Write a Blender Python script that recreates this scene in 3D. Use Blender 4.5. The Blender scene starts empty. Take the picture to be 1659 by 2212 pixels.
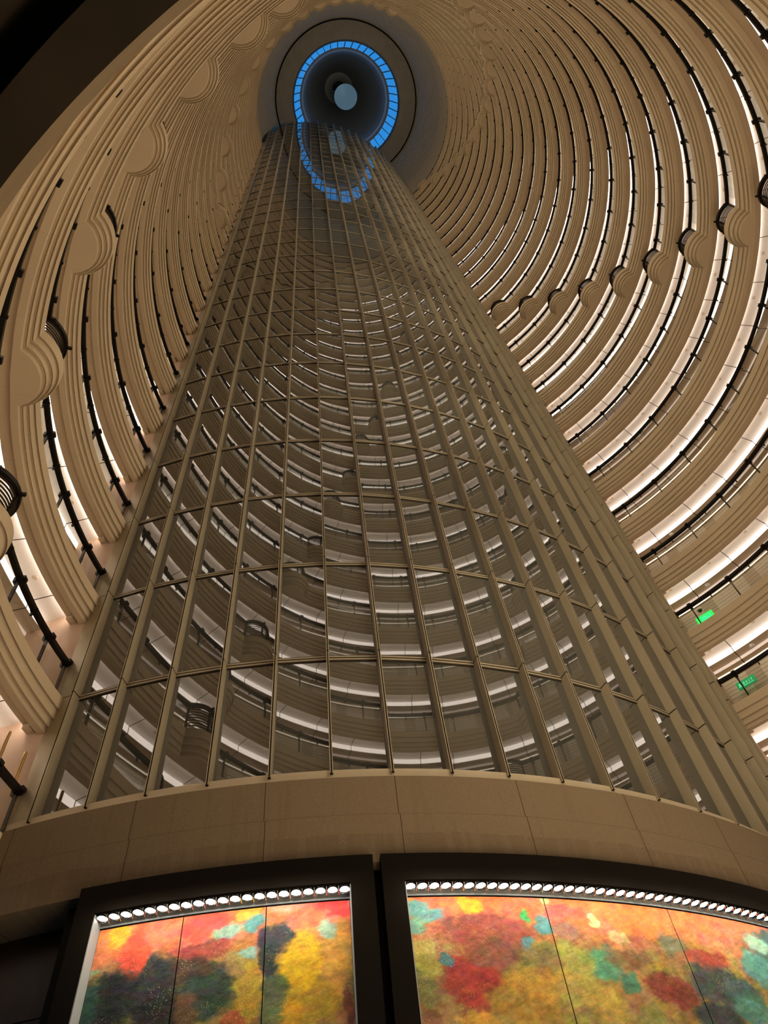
import bpy, math, random
import numpy as np
from mathutils import Matrix, Vector

random.seed(7)
rng = np.random.default_rng(7)
COL = bpy.context.scene.collection
PI = math.pi

# ------------------------------------------------------------------ measures
H = 3.5                       # storey height, metres
EYE = 1.6                     # camera height over the lobby floor
Z0 = 2.414                    # storey-units from the eye to the first glass row
SC = np.array([-1.3181, 8.1191]) * H      # axis of the convex lift-shaft facade
SR = 4.8812 * H                           # radius of the fin fronts
PHI0, DPHI = -1.7436, 0.0683              # first fin, fin spacing
NB = 18                                   # glass bays
AC = np.array([1.1369, 2.9296]) * H       # axis of the atrium
ROWS = 32


def zf(k):
    """world height of storey-unit k measured from the first glass row"""
    return EYE + H * (Z0 + k)


def ring_xy(R, az):
    return AC[0] + H * R * math.cos(az), AC[1] + H * R * math.sin(az)


def sh_xy(j, dr=0.0):
    a = PHI0 + DPHI * j
    return SC[0] + (SR + dr * H) * math.cos(a), SC[1] + (SR + dr * H) * math.sin(a)


# ------------------------------------------------------------------ materials
def srgb(r, g, b):
    def f(c):
        c /= 255.0
        return c / 12.92 if c <= 0.04045 else ((c + 0.055) / 1.055) ** 2.4
    return (f(r), f(g), f(b), 1.0)


class NT:
    def __init__(self, name):
        self.m = bpy.data.materials.new(name)
        self.m.use_nodes = True
        self.t = self.m.node_tree
        self.n = self.t.nodes
        self.l = self.t.links
        self.bsdf = self.n['Principled BSDF']
        self.out = self.n['Material Output']

    def add(self, kind, **kw):
        nd = self.n.new(kind)
        for k, v in kw.items():
            if k.startswith('i_'):
                nd.inputs[k[2:].replace('_', ' ')].default_value = v
            else:
                setattr(nd, k, v)
        return nd

    def link(self, a, b):
        self.l.new(a, b)

    def set(self, **kw):
        for k, v in kw.items():
            self.bsdf.inputs[k.replace('_', ' ')].default_value = v
        return self

    def ramp(self, fac, stops):
        r = self.add('ShaderNodeValToRGB')
        e = r.color_ramp.elements
        while len(e) < len(stops):
            e.new(0.5)
        for el, (p, c) in zip(e, stops):
            el.position = p
            el.color = c if len(c) == 4 else (*c, 1)
        self.link(fac, r.inputs[0])
        return r

    def noise(self, vec, scale, detail=3, rough=0.5):
        n = self.add('ShaderNodeTexNoise')
        n.inputs['Scale'].default_value = scale
        n.inputs['Detail'].default_value = detail
        n.inputs['Roughness'].default_value = rough
        self.link(vec, n.inputs['Vector'])
        return n

    def math(self, op, a, b=None, c=None):
        n = self.add('ShaderNodeMath', operation=op)
        for i, v in enumerate((a, b, c)):
            if v is None:
                continue
            if isinstance(v, (int, float)):
                n.inputs[i].default_value = v
            else:
                self.link(v, n.inputs[i])
        return n.outputs[0]

    def mix(self, fac, a, b, blend='MIX'):
        n = self.add('ShaderNodeMix', data_type='RGBA', blend_type=blend)
        if isinstance(fac, (int, float)):
            n.inputs[0].default_value = fac
        else:
            self.link(fac, n.inputs[0])
        for i, v in ((6, a), (7, b)):
            if isinstance(v, tuple):
                n.inputs[i].default_value = v
            else:
                self.link(v, n.inputs[i])
        return n.outputs[2]

    def bump(self, h, strength=0.2, dist=0.01):
        b = self.add('ShaderNodeBump')
        b.inputs['Strength'].default_value = strength
        b.inputs['Distance'].default_value = dist
        self.link(h, b.inputs['Height'])
        self.link(b.outputs[0], self.bsdf.inputs['Normal'])


def simple(name, col, rough=0.6, metal=0.0, mottled=0.06, scale=1.2, spec=0.3):
    t = NT(name).set(Roughness=rough, Metallic=metal)
    t.bsdf.inputs['Specular IOR Level'].default_value = spec
    co = t.add('ShaderNodeTexCoord')
    n = t.noise(co.outputs['Object'], scale, 4)
    d = tuple(c * (1 - mottled) for c in col[:3]) + (1,)
    u = tuple(min(1, c * (1 + mottled)) for c in col[:3]) + (1,)
    r = t.ramp(n.outputs['Fac'], [(0.3, d), (0.7, u)])
    t.link(r.outputs[0], t.bsdf.inputs['Base Color'])
    return t.m


def emit(name, col, strength, rough=0.5):
    t = NT(name).set(Roughness=rough)
    t.bsdf.inputs['Base Color'].default_value = col
    t.bsdf.inputs['Emission Color'].default_value = col
    t.bsdf.inputs['Emission Strength'].default_value = strength
    return t.m


def azimuth(t, co):
    """angle round the atrium axis in radians, from world position"""
    g = t.add('ShaderNodeNewGeometry')
    s = t.add('ShaderNodeSeparateXYZ')
    t.link(g.outputs['Position'], s.inputs[0])
    x = t.math('SUBTRACT', s.outputs[0], float(AC[0]))
    y = t.math('SUBTRACT', s.outputs[1], float(AC[1]))
    return t.math('ARCTAN2', y, x), s


M = {}
# painted plaster of the stepped parapets: faint panel joints and mottling
t = NT('parapet_plaster').set(Roughness=0.75)
t.bsdf.inputs['Specular IOR Level'].default_value = 0.2
co = t.add('ShaderNodeTexCoord')
az, sp = azimuth(t, co)
n = t.noise(co.outputs['Object'], 0.5, 5)
r = t.ramp(n.outputs['Fac'], [(0.3, (0.50, 0.395, 0.27)), (0.7, (0.56, 0.445, 0.305))])
m_ = t.math('PINGPONG', t.math('ADD', az, 10.02), PI / 44)
jn = t.math('LESS_THAN', m_, 0.0005)
t.link(t.mix(t.math('MULTIPLY', jn, 0.25), r.outputs[0], (0.2, 0.15, 0.1, 1)), t.bsdf.inputs['Base Color'])
M['plaster'] = t.m
# white cove with radial panel joints
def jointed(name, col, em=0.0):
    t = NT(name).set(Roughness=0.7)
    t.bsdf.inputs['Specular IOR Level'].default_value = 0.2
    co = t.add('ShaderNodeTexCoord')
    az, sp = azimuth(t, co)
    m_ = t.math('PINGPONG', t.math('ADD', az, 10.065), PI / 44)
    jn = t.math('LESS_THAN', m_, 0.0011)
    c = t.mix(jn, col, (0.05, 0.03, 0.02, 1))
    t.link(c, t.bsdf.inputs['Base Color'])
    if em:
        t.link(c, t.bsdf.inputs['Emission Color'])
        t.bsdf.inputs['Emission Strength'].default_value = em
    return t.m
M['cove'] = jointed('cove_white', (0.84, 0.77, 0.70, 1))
M['face_glow'] = jointed('cove_face_glow', (1.0, 0.91, 0.83, 1), 1.8)  # glow put into the step face for its lit look
M['face_glow_soft'] = jointed('inner_cove_face_glow', (1.0, 0.84, 0.74, 1), 0.5)  # fainter glow put into the inner step face, no lamp there
M['ceil'] = jointed('corridor_ceiling_paint', (0.62, 0.50, 0.38, 1))
M['led'] = emit('led_ribbon', (1.0, 0.91, 0.82, 1), 17.0)
M['wall_fill'] = emit('wall_fill_ribbon', (1.0, 0.88, 0.72, 1), 2.2)  # added glowing ribbon to brighten the corridor wall, no real fitting
M['black'] = simple('black_lacquered_metal', (0.008, 0.006, 0.005, 1), 0.35)
M['rod'] = simple('dark_bronze_rod', (0.05, 0.032, 0.022, 1), 0.4, 0.6)
M['brass'] = simple('brass', (0.55, 0.38, 0.14, 1), 0.25, 1.0)
M['carpet'] = simple('corridor_carpet', (0.25, 0.17, 0.11, 1), 0.9)
# corridor wall, horizontal boards
t = NT('corridor_wall_boards').set(Roughness=0.5)
co = t.add('ShaderNodeTexCoord')
az, sp = azimuth(t, co)
zz = t.math('MODULO', t.math('ADD', sp.outputs[2], 100.0), 0.16)
ln = t.math('LESS_THAN', zz, 0.016)
blk = t.math('GREATER_THAN', t.math('PINGPONG', t.math('ADD', az, 10.0), PI / 44), 0.052)
c1 = t.mix(blk, (0.74, 0.63, 0.48, 1), (0.52, 0.41, 0.28, 1))
t.link(t.mix(ln, c1, (0.12, 0.08, 0.05, 1)), t.bsdf.inputs['Base Color'])
M['boards'] = t.m
M['pinkwall'] = simple('end_wall_paint', (0.60, 0.42, 0.30, 1), 0.6)
M['panel'] = simple('champagne_metal_panel', (0.42, 0.36, 0.25, 1), 0.38, 0.35, 0.03)
# champagne anodised fins with a dark split at each storey
t = NT('champagne_fin').set(Roughness=0.42, Metallic=0.25)
co = t.add('ShaderNodeTexCoord')
g = t.add('ShaderNodeNewGeometry')
s = t.add('ShaderNodeSeparateXYZ')
t.link(g.outputs['Position'], s.inputs[0])
zz = t.math('MODULO', t.math('ADD', s.outputs[2], 100 * H - zf(0) + 0.02), H)
ln = t.math('LESS_THAN', zz, 0.035)
n = t.noise(co.outputs['Object'], 0.6, 3)
r = t.ramp(n.outputs['Fac'], [(0.3, (0.37, 0.31, 0.205)), (0.7, (0.43, 0.365, 0.25))])
t.link(t.mix(ln, r.outputs[0], (0.02, 0.015, 0.01, 1)), t.bsdf.inputs['Base Color'])
M['fin'] = t.m
M['groove'] = simple('fin_groove', (0.035, 0.025, 0.015, 1), 0.6)
# mirror-dark spandrel glass
t = NT('spandrel_glass').set(Roughness=0.015, IOR=2.5)
t.bsdf.inputs['Specular IOR Level'].default_value = 0.5
co = t.add('ShaderNodeTexCoord')
n = t.noise(co.outputs['Object'], 0.12, 2)
r = t.ramp(n.outputs['Fac'], [(0.35, (0.056, 0.057, 0.050)), (0.65, (0.066, 0.066, 0.058))])
t.link(r.outputs[0], t.bsdf.inputs['Base Color'])
n2 = t.noise(co.outputs['Object'], 0.55, 1)
t.bump(n2.outputs['Fac'], 0.012, 0.012)
M['pane'] = t.m
# clear balustrade glass
def clear(name, tint, ior, gl=1.0):
    t = NT(name)
    t.n.remove(t.bsdf)
    tr = t.add('ShaderNodeBsdfTransparent')
    tr.inputs[0].default_value = tint
    gs = t.add('ShaderNodeBsdfGlossy')
    gs.inputs['Roughness'].default_value = 0.02
    fr = t.add('ShaderNodeFresnel')
    fr.inputs[0].default_value = ior
    mx = t.add('ShaderNodeMixShader')
    t.link(t.math('MULTIPLY', fr.outputs[0], gl), mx.inputs[0])
    t.link(tr.outputs[0], mx.inputs[1])
    t.link(gs.outputs[0], mx.inputs[2])
    t.link(mx.outputs[0], t.out.inputs[0])
    return t.m
M['glass'] = clear('balustrade_glass', (0.88, 0.91, 0.88, 1), 1.5, 0.22)
M['skyglass'] = clear('skylight_glass', (0.92, 0.96, 1.0, 1), 1.35, 0.6)
# stone band with joints and water stains
t = NT('limestone').set(Roughness=0.85)
t.bsdf.inputs['Specular IOR Level'].default_value = 0.15
co = t.add('ShaderNodeTexCoord')
g = t.add('ShaderNodeNewGeometry')
s = t.add('ShaderNodeSeparateXYZ')
t.link(g.outputs['Position'], s.inputs[0])
dx = t.math('SUBTRACT', s.outputs[0], float(SC[0]))
dy = t.math('SUBTRACT', s.outputs[1], float(SC[1]))
ang = t.math('ARCTAN2', dy, dx)
bay = t.math('ADD', t.math('DIVIDE', t.math('SUBTRACT', ang, PHI0), DPHI), 40.0)
upper = t.math('GREATER_THAN', s.outputs[2], zf(-0.222))
sh = t.math('ADD', bay, t.math('MULTIPLY', upper, 0.02))
vj = t.math('LESS_THAN', t.math('PINGPONG', sh, 1.0), 0.006)
hj = t.math('LESS_THAN', t.math('ABSOLUTE', t.math('SUBTRACT', s.outputs[2], zf(-0.222))), 0.006)
fine = t.noise(g.outputs['Position'], 45.0, 5, 0.65)
big = t.noise(g.outputs['Position'], 0.9, 4)
base = t.ramp(fine.outputs['Fac'], [(0.25, (0.15, 0.114, 0.070)), (0.75, (0.25, 0.192, 0.122))])
cv = t.mix(t.math('MULTIPLY', big.outputs['Fac'], 0.45), base.outputs[0], (0.20, 0.135, 0.08, 1))
cx_ = t.add('ShaderNodeCombineXYZ')
t.link(t.math('MULTIPLY', bay, 3.2), cx_.inputs[0])
t.link(t.math('MULTIPLY', s.outputs[2], 0.12), cx_.inputs[2])
st = t.noise(cx_.outputs[0], 2.2, 4, 0.6)
cz_ = t.add('ShaderNodeCombineXYZ')
t.link(t.math('MULTIPLY', bay, 0.7), cz_.inputs[0])
st2 = t.noise(cz_.outputs[0], 1.0, 2)
lo = t.math('ADD', zf(-0.36), t.math('MULTIPLY', st2.outputs['Fac'], 0.22))
low = t.math('LESS_THAN', s.outputs[2], lo)
colm = t.ramp(st.outputs['Fac'], [(0.40, (0, 0, 0)), (0.52, (1, 1, 1))])
wet = t.math('MULTIPLY', low, t.math('ADD', 0.25, t.math('MULTIPLY', colm.outputs[0], 0.75)))
high = t.math('MULTIPLY', t.math('GREATER_THAN', st.outputs['Fac'], 0.60), 0.4)
cv = t.mix(t.math('MULTIPLY', t.math('MAXIMUM', wet, high), 0.30), cv, (0.12, 0.075, 0.045, 1))
cv = t.mix(t.math('MAXIMUM', vj, t.math('MULTIPLY', hj, 0.35)), cv, (0.05, 0.035, 0.02, 1))
t.link(cv, t.bsdf.inputs['Base Color'])
t.bump(fine.outputs['Fac'], 0.35, 0.01)
M['stone'] = t.m
M['sill'] = simple('cream_sill', (0.60, 0.51, 0.36, 1), 0.5, 0.1)
M['frame'] = simple('dark_frame', (0.006, 0.0045, 0.003, 1), 0.6, spec=0.10)
M['reveal'] = simple('white_reveal', (0.24, 0.25, 0.245, 1), 0.4)
M['lamp'] = emit('lamp_lens', (1, 0.97, 0.92, 1), 7.0)
M['chrome'] = simple('lamp_reflector', (0.75, 0.76, 0.74, 1), 0.15, 1.0)
M['wood'] = simple('dark_wood_panel', (0.022, 0.013, 0.008, 1), 0.4, 0, 0.3)
M['void'] = simple('black_shadow_gap', (0.004, 0.004, 0.004, 1), 0.8)
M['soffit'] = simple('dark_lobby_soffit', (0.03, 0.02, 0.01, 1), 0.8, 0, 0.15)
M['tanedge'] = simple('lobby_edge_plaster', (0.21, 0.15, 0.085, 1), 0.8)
M['topwall'] = simple('upper_wall_plaster', (0.34, 0.275, 0.19, 1), 0.8)
M['topcove'] = simple('grey_stepped_cove', (0.27, 0.235, 0.19, 1), 0.7)
M['topceil'] = simple('grey_ceiling_disc', (0.24, 0.215, 0.185, 1), 0.7)
# grooved funnel
t = NT('grooved_funnel').set(Roughness=0.55)
g = t.add('ShaderNodeNewGeometry')
s = t.add('ShaderNodeSeparateXYZ')
t.link(g.outputs['Position'], s.inputs[0])
gr = t.math('LESS_THAN', t.math('MODULO', s.outputs[2], 0.95), 0.33)
t.link(t.mix(gr, (0.46, 0.49, 0.50, 1), (0.10, 0.11, 0.12, 1)), t.bsdf.inputs['Base Color'])
M['funnel'] = t.m
M['skyframe'] = simple('skylight_frame', (0.10, 0.11, 0.11, 1), 0.4, 0.4)
M['rim'] = simple('skylight_rim', (0.24, 0.23, 0.18, 1), 0.5)
t = NT('painted_glow_disc').set(Roughness=0.4)
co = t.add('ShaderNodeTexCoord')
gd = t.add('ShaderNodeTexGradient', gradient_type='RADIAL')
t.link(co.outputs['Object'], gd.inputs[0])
r = t.ramp(gd.outputs['Fac'], [(0.0, (0.070, 0.135, 0.185)), (0.20, (0.085, 0.155, 0.21)), (0.30, (0.066, 0.125, 0.175)), (1.0, (0.070, 0.135, 0.185))])  # wedge-shaped highlight painted into the disc colour
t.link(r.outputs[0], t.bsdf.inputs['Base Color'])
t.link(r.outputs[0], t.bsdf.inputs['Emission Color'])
t.bsdf.inputs['Emission Strength'].default_value = 0.72  # glow added to brighten the underside, the disc is no lamp
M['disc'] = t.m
M['green'] = emit('exit_green', srgb(0, 150, 85), 0.55)
M['green_hot'] = emit('exit_green_bright', srgb(0, 220, 80), 1.1)
M['cyan_hot'] = emit('exit_cyan_bright', srgb(70, 255, 225), 1.3)
M['signtext'] = emit('exit_text', srgb(130, 240, 190), 0.6)
M['white'] = simple('white_plastic', (0.8, 0.78, 0.72, 1), 0.4)
M['granite'] = simple('lobby_floor', (0.12, 0.09, 0.06, 1), 0.35, 0, 0.3, 3)
# oil paint, colour from a vertex attribute computed below
t = NT('oil_paint').set(Roughness=0.45)
at = t.add('ShaderNodeAttribute', attribute_name='paint')
co = t.add('ShaderNodeTexCoord')
n1 = t.noise(co.outputs['Object'], 9.0, 6, 0.7)
v = t.add('ShaderNodeTexVoronoi')
v.inputs['Scale'].default_value = 34.0
t.link(co.outputs['Object'], v.inputs['Vector'])
n3 = t.noise(co.outputs['Object'], 1.6, 2)
sel = t.math('MULTIPLY', t.math('LESS_THAN', v.outputs['Distance'], 0.16), t.math('GREATER_THAN', n3.outputs['Fac'], 0.56))
sh_ = t.ramp(n1.outputs['Fac'], [(0.3, (0.62, 0.62, 0.62)), (0.7, (1.12, 1.12, 1.12))])
c = t.mix(1.0, at.outputs['Color'], sh_.outputs[0], 'MULTIPLY')
c = t.mix(t.math('MULTIPLY', sel, 0.6), c, (0.75, 0.6, 0.3, 1))
t.link(c, t.bsdf.inputs['Base Color'])
t.bump(t.math('ADD', n1.outputs['Fac'], t.math('MULTIPLY', sel, 1.2)), 0.8, 0.03)
M['paint'] = t.m


# ------------------------------------------------------------------ mesh helpers
class MB:
    def __init__(self):
        self.v, self.f, self.mi = [], [], []

    def grid(self, rows, mat=0, close=False):
        """rows: list of equal-length point lists; quads between neighbouring rows"""
        b = len(self.v)
        w = len(rows[0])
        for r in rows:
            self.v.extend([tuple(map(float, p)) for p in r])
        for i in range(len(rows) - 1):
            for j in range(w - 1 if not close else w):
                j2 = (j + 1) % w
                self.f.append((b + i * w + j, b + i * w + j2, b + (i + 1) * w + j2, b + (i + 1) * w + j))
                self.mi.append(mat if isinstance(mat, int) else mat[i])
        return self

    def face(self, pts, mat=0):
        b = len(self.v)
        self.v.extend([tuple(map(float, p)) for p in pts])
        self.f.append(tuple(range(b, b + len(pts))))
        self.mi.append(mat)
        return self

    def box(self, c, ux, uy, uz, sx, sy, sz, mat=0):
        """box centred at c with half sizes along unit axes"""
        c, ux, uy, uz = (np.array(a, float) for a in (c, ux, uy, uz))
        p = [c + a * sx * ux + b * sy * uy + d * sz * uz for d in (-1, 1) for b in (-1, 1) for a in (-1, 1)]
        b0 = len(self.v)
        self.v.extend([tuple(q) for q in p])
        for q in ((0, 2, 3, 1), (4, 5, 7, 6), (0, 1, 5, 4), (2, 6, 7, 3), (0, 4, 6, 2), (1, 3, 7, 5)):
            self.f.append(tuple(b0 + i for i in q))
            self.mi.append(mat)
        return self

    def tube(self, pts, r, n=8, mat=0, cap=True):
        pts = [np.array(p, float) for p in pts]
        rows = []
        for i, p in enumerate(pts):
            d = pts[min(i + 1, len(pts) - 1)] - pts[max(i - 1, 0)]
            d /= np.linalg.norm(d)
            a = np.array([0, 0, 1.0]) if abs(d[2]) < 0.9 else np.array([1.0, 0, 0])
            x = np.cross(d, a); x /= np.linalg.norm(x)
            y = np.cross(d, x)
            rows.append([p + r * (math.cos(2 * PI * k / n) * x + math.sin(2 * PI * k / n) * y) for k in range(n)])
        self.grid(rows, mat, close=True)
        if cap:
            self.face(rows[0][::-1], mat)
            self.face(rows[-1], mat)
        return self

    def lathe(self, c, prof, n=24, mat=0):
        rows = [[(c[0] + R * math.cos(2 * PI * k / n), c[1] + R * math.sin(2 * PI * k / n), c[2] + z) for k in range(n)] for R, z in prof]
        return self.grid(rows, mat, close=True)

    def build(self, name, mats, parent=None, smooth=False, loc=None):
        me = bpy.data.meshes.new(name)
        v = np.array(self.v)
        if loc is not None:
            v = v - np.array(loc)
        me.from_pydata([tuple(p) for p in v], [], self.f)
        if not isinstance(mats, (list, tuple)):
            mats = [mats]
        for m in mats:
            me.materials.append(m)
        if len(mats) > 1:
            me.polygons.foreach_set('material_index', self.mi)
        if smooth:
            me.polygons.foreach_set('use_smooth', [True] * len(me.polygons))
        me.update()
        o = bpy.data.objects.new(name, me)
        COL.objects.link(o)
        if loc is not None:
            o.location = loc
        if parent is not None:
            o.parent = parent
            o.location = Vector(o.location) - Vector(parent.location) if parent.type == 'EMPTY' else o.location
        return o


def empty(name, loc, label, cat, group=None):
    o = bpy.data.objects.new(name, None)
    o.empty_display_size = 0.3
    COL.objects.link(o)
    o.location = loc
    tag(o, label, cat, group)
    return o


def tag(o, label=None, cat=None, group=None, kind=None):
    for k, v in (('label', label), ('category', cat), ('group', group), ('kind', kind)):
        if v:
            o[k] = v
    return o


def structure(o, label=None, cat=None):
    return tag(o, label, cat, None, 'structure')


ORD = ('lowest second third fourth fifth sixth seventh eighth ninth tenth eleventh twelfth thirteenth fourteenth fifteenth sixteenth '
       'seventeenth eighteenth nineteenth twentieth twenty-first twenty-second twenty-third twenty-fourth twenty-fifth twenty-sixth '
       'twenty-seventh topmost').split()

# ------------------------------------------------------------------ ends of the galleries
def az_of(p):
    return math.atan2(p[1] - AC[1], p[0] - AC[0])

JW = 0.42                                   # the metal jamb runs this many bays past the first fin
CL = np.array(sh_xy(-JW, -0.03))
CR = np.array(sh_xy(NB + JW, -0.03))
AZL, AZR = az_of(CL), az_of(CR)
if AZL > 0:
    AZL -= 2 * PI                            # about -187 degrees
A0, A1 = AZL, AZR

# ------------------------------------------------------------------ galleries
LIP = 3.397
PROF = [                                     # (radius, height) inside to outside, storey units
    (3.52, -0.004), (LIP + 0.006, -0.004), (LIP, -0.010), (LIP, -0.098),
    (LIP + 0.003, -0.101), (3.406, -0.084), (3.412, -0.084), (3.412, -0.168),  # undercut notches shaped into the treads to darken them
    (3.415, -0.171), (3.425, -0.156), (3.431, -0.156), (3.431, -0.222),
    (3.434, -0.225), (3.444, -0.212), (3.450, -0.212), (3.450, -0.258),
    (3.454, -0.262), (3.497, -0.263), (3.498, -0.212), (3.592, -0.195),
]
BC = 3.53                                    # bulge centre radius
BR0 = 0.265                                  # bulge radius at the lip


def bulge_half(Rl, rb):
    """half angle where the bulge circle meets the ring of radius Rl"""
    c = (Rl * Rl + BC * BC - rb * rb) / (2 * Rl * BC)
    return math.acos(max(-1, min(1, c))) if c < 1 else 0.0


def bulge_rho(t, rb):
    return BC * math.cos(t) - math.sqrt(max(0.0, rb * rb - (BC * math.sin(t)) ** 2))


def wrap(a):
    while a < A0 - 0.001:
        a += 2 * PI
    while a > A0 + 2 * PI:
        a -= 2 * PI
    return a


def bays_of(k):
    deg = []
    deg.append(-15.2 + 8.52 * (k - 5))
    deg.append(-178.9 + 8.56 * (k - 13))
    if k <= 6:
        deg.append(-163.9 + 8.84 * (k - 1))
    elif k <= 13:
        deg.append(-119.7 + 7.4 * (k - 6))
    else:
        deg.append(-58.2 + 8.24 * (k - 14))
    out = []
    for d in deg:
        a = wrap(math.radians(d))
        if A0 + 0.075 < a < A1 - 0.075:
            out.append(a)
    return sorted(out)


STEP = math.radians(1.05)
POST0 = math.radians(21.8)
POSTD = 2 * PI / 44


def spans(bays, half=0.075):
    """angular pieces: (a, b, None) plain, (a, b, centre) across a bay balcony"""
    out, a = [], A0
    for c in bays:
        out.append((a, c - half, None))
        out.append((c - half, c + half, c))
        a = c + half
    out.append((a, A1, None))
    return out


def span_rows(prof, k, a, b, c, rbf=None):
    """rows of points for each profile line"""
    rows = []
    for R, z in prof:
        row = []
        if c is None:
            n = max(2, int((b - a) / STEP) + 1)
            for i in range(n + 1):
                q = a + (b - a) * i / n
                row.append((*ring_xy(R, q), zf(k + z)))
        else:
            rb = rbf(R)
            h = bulge_half(R, rb) if rb > 0.05 else 0.0
            N = 22
            angs = [(a, None), (c - h, None)] + [(c - h + 2 * h * i / N, 1) for i in range(1, N)] + [(c + h, None), (b, None)]
            for q, f in angs:
                rr = R if f is None or h == 0 else bulge_rho(q - c, rb)
                row.append((*ring_xy(rr, q), zf(k + z)))
        rows.append(row)
    return rows


def rb_parapet(R):
    if R > 3.56:
        return 0.0
    if R > 3.49:
        return 0.0
    return BR0 - (R - LIP) * 1.15


RAILR = 3.458
def rb_rail(R):
    return 0.188 + (RAILR - R)


def post_mesh(tall):
    mb = MB()
    e = np.eye(3)
    s = 1.0
    mb.box((0.03 * H, 0, 0.305 * H), e[0], e[1], e[2], 0.03, 0.055, 0.075)         # clamp block
    mb.box((-0.012 * H, 0, 0.318 * H), e[0], e[1], e[2], 0.075, 0.07, 0.045)
    if tall:
        mb.box((0.012 * H, 0, 0.15 * H), e[0], e[1], e[2], 0.035, 0.022, 0.165 * H)
        mb.box((0.012 * H, 0, 0.006 * H), e[0], e[1], e[2], 0.05, 0.05, 0.02)
    return mb


def place(o, az, R, z):
    x, y = ring_xy(R, az)
    o.matrix_world = Matrix.Translation((x, y, z)) @ Matrix.Rotation(az, 4, 'Z')
    return o


post_proto = post_mesh(True)
_pm = post_proto.build('post', M['black'])
POSTME = _pm.data
bpy.data.objects.remove(_pm)
mbc = MB()
mbc.box((0.0, 0, 0.31 * H), (1, 0, 0), (0, 1, 0), (0, 0, 1), 0.085, 0.028, 0.03)
mbc.box((0.02, 0, 0.27 * H), (1, 0, 0), (0, 1, 0), (0, 0, 1), 0.03, 0.02, 0.05)
_pm = mbc.build('clamp', M['black'])
CLAMPME = _pm.data
bpy.data.objects.remove(_pm)
mbd = MB()
mbd.lathe((0, 0, 0), [(0.001, -0.02), (0.055, -0.018), (0.075, -0.008), (0.08, 0.0)], 16)
_pm = mbd.build('sprinkler_cover', M['ceil'])
SPRME = _pm.data
bpy.data.objects.remove(_pm)


def child(me, name, parent, az, R, z):
    o = bpy.data.objects.new(name, me)
    COL.objects.link(o)
    x, y = ring_xy(R, az)
    o.parent = parent
    o.location = Vector((x, y, z)) - Vector(parent.location)
    o.rotation_euler = (0, 0, az)
    return o


def rail_rows(k, a, b, c, R, z0, z1, dR):
    """closed rectangular section following the rail line"""
    pr = [(R - dR, z0), (R - dR, z1), (R + dR, z1), (R + dR, z0), (R - dR, z0)]
    return span_rows(pr, k, a, b, c, rb_rail)


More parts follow.
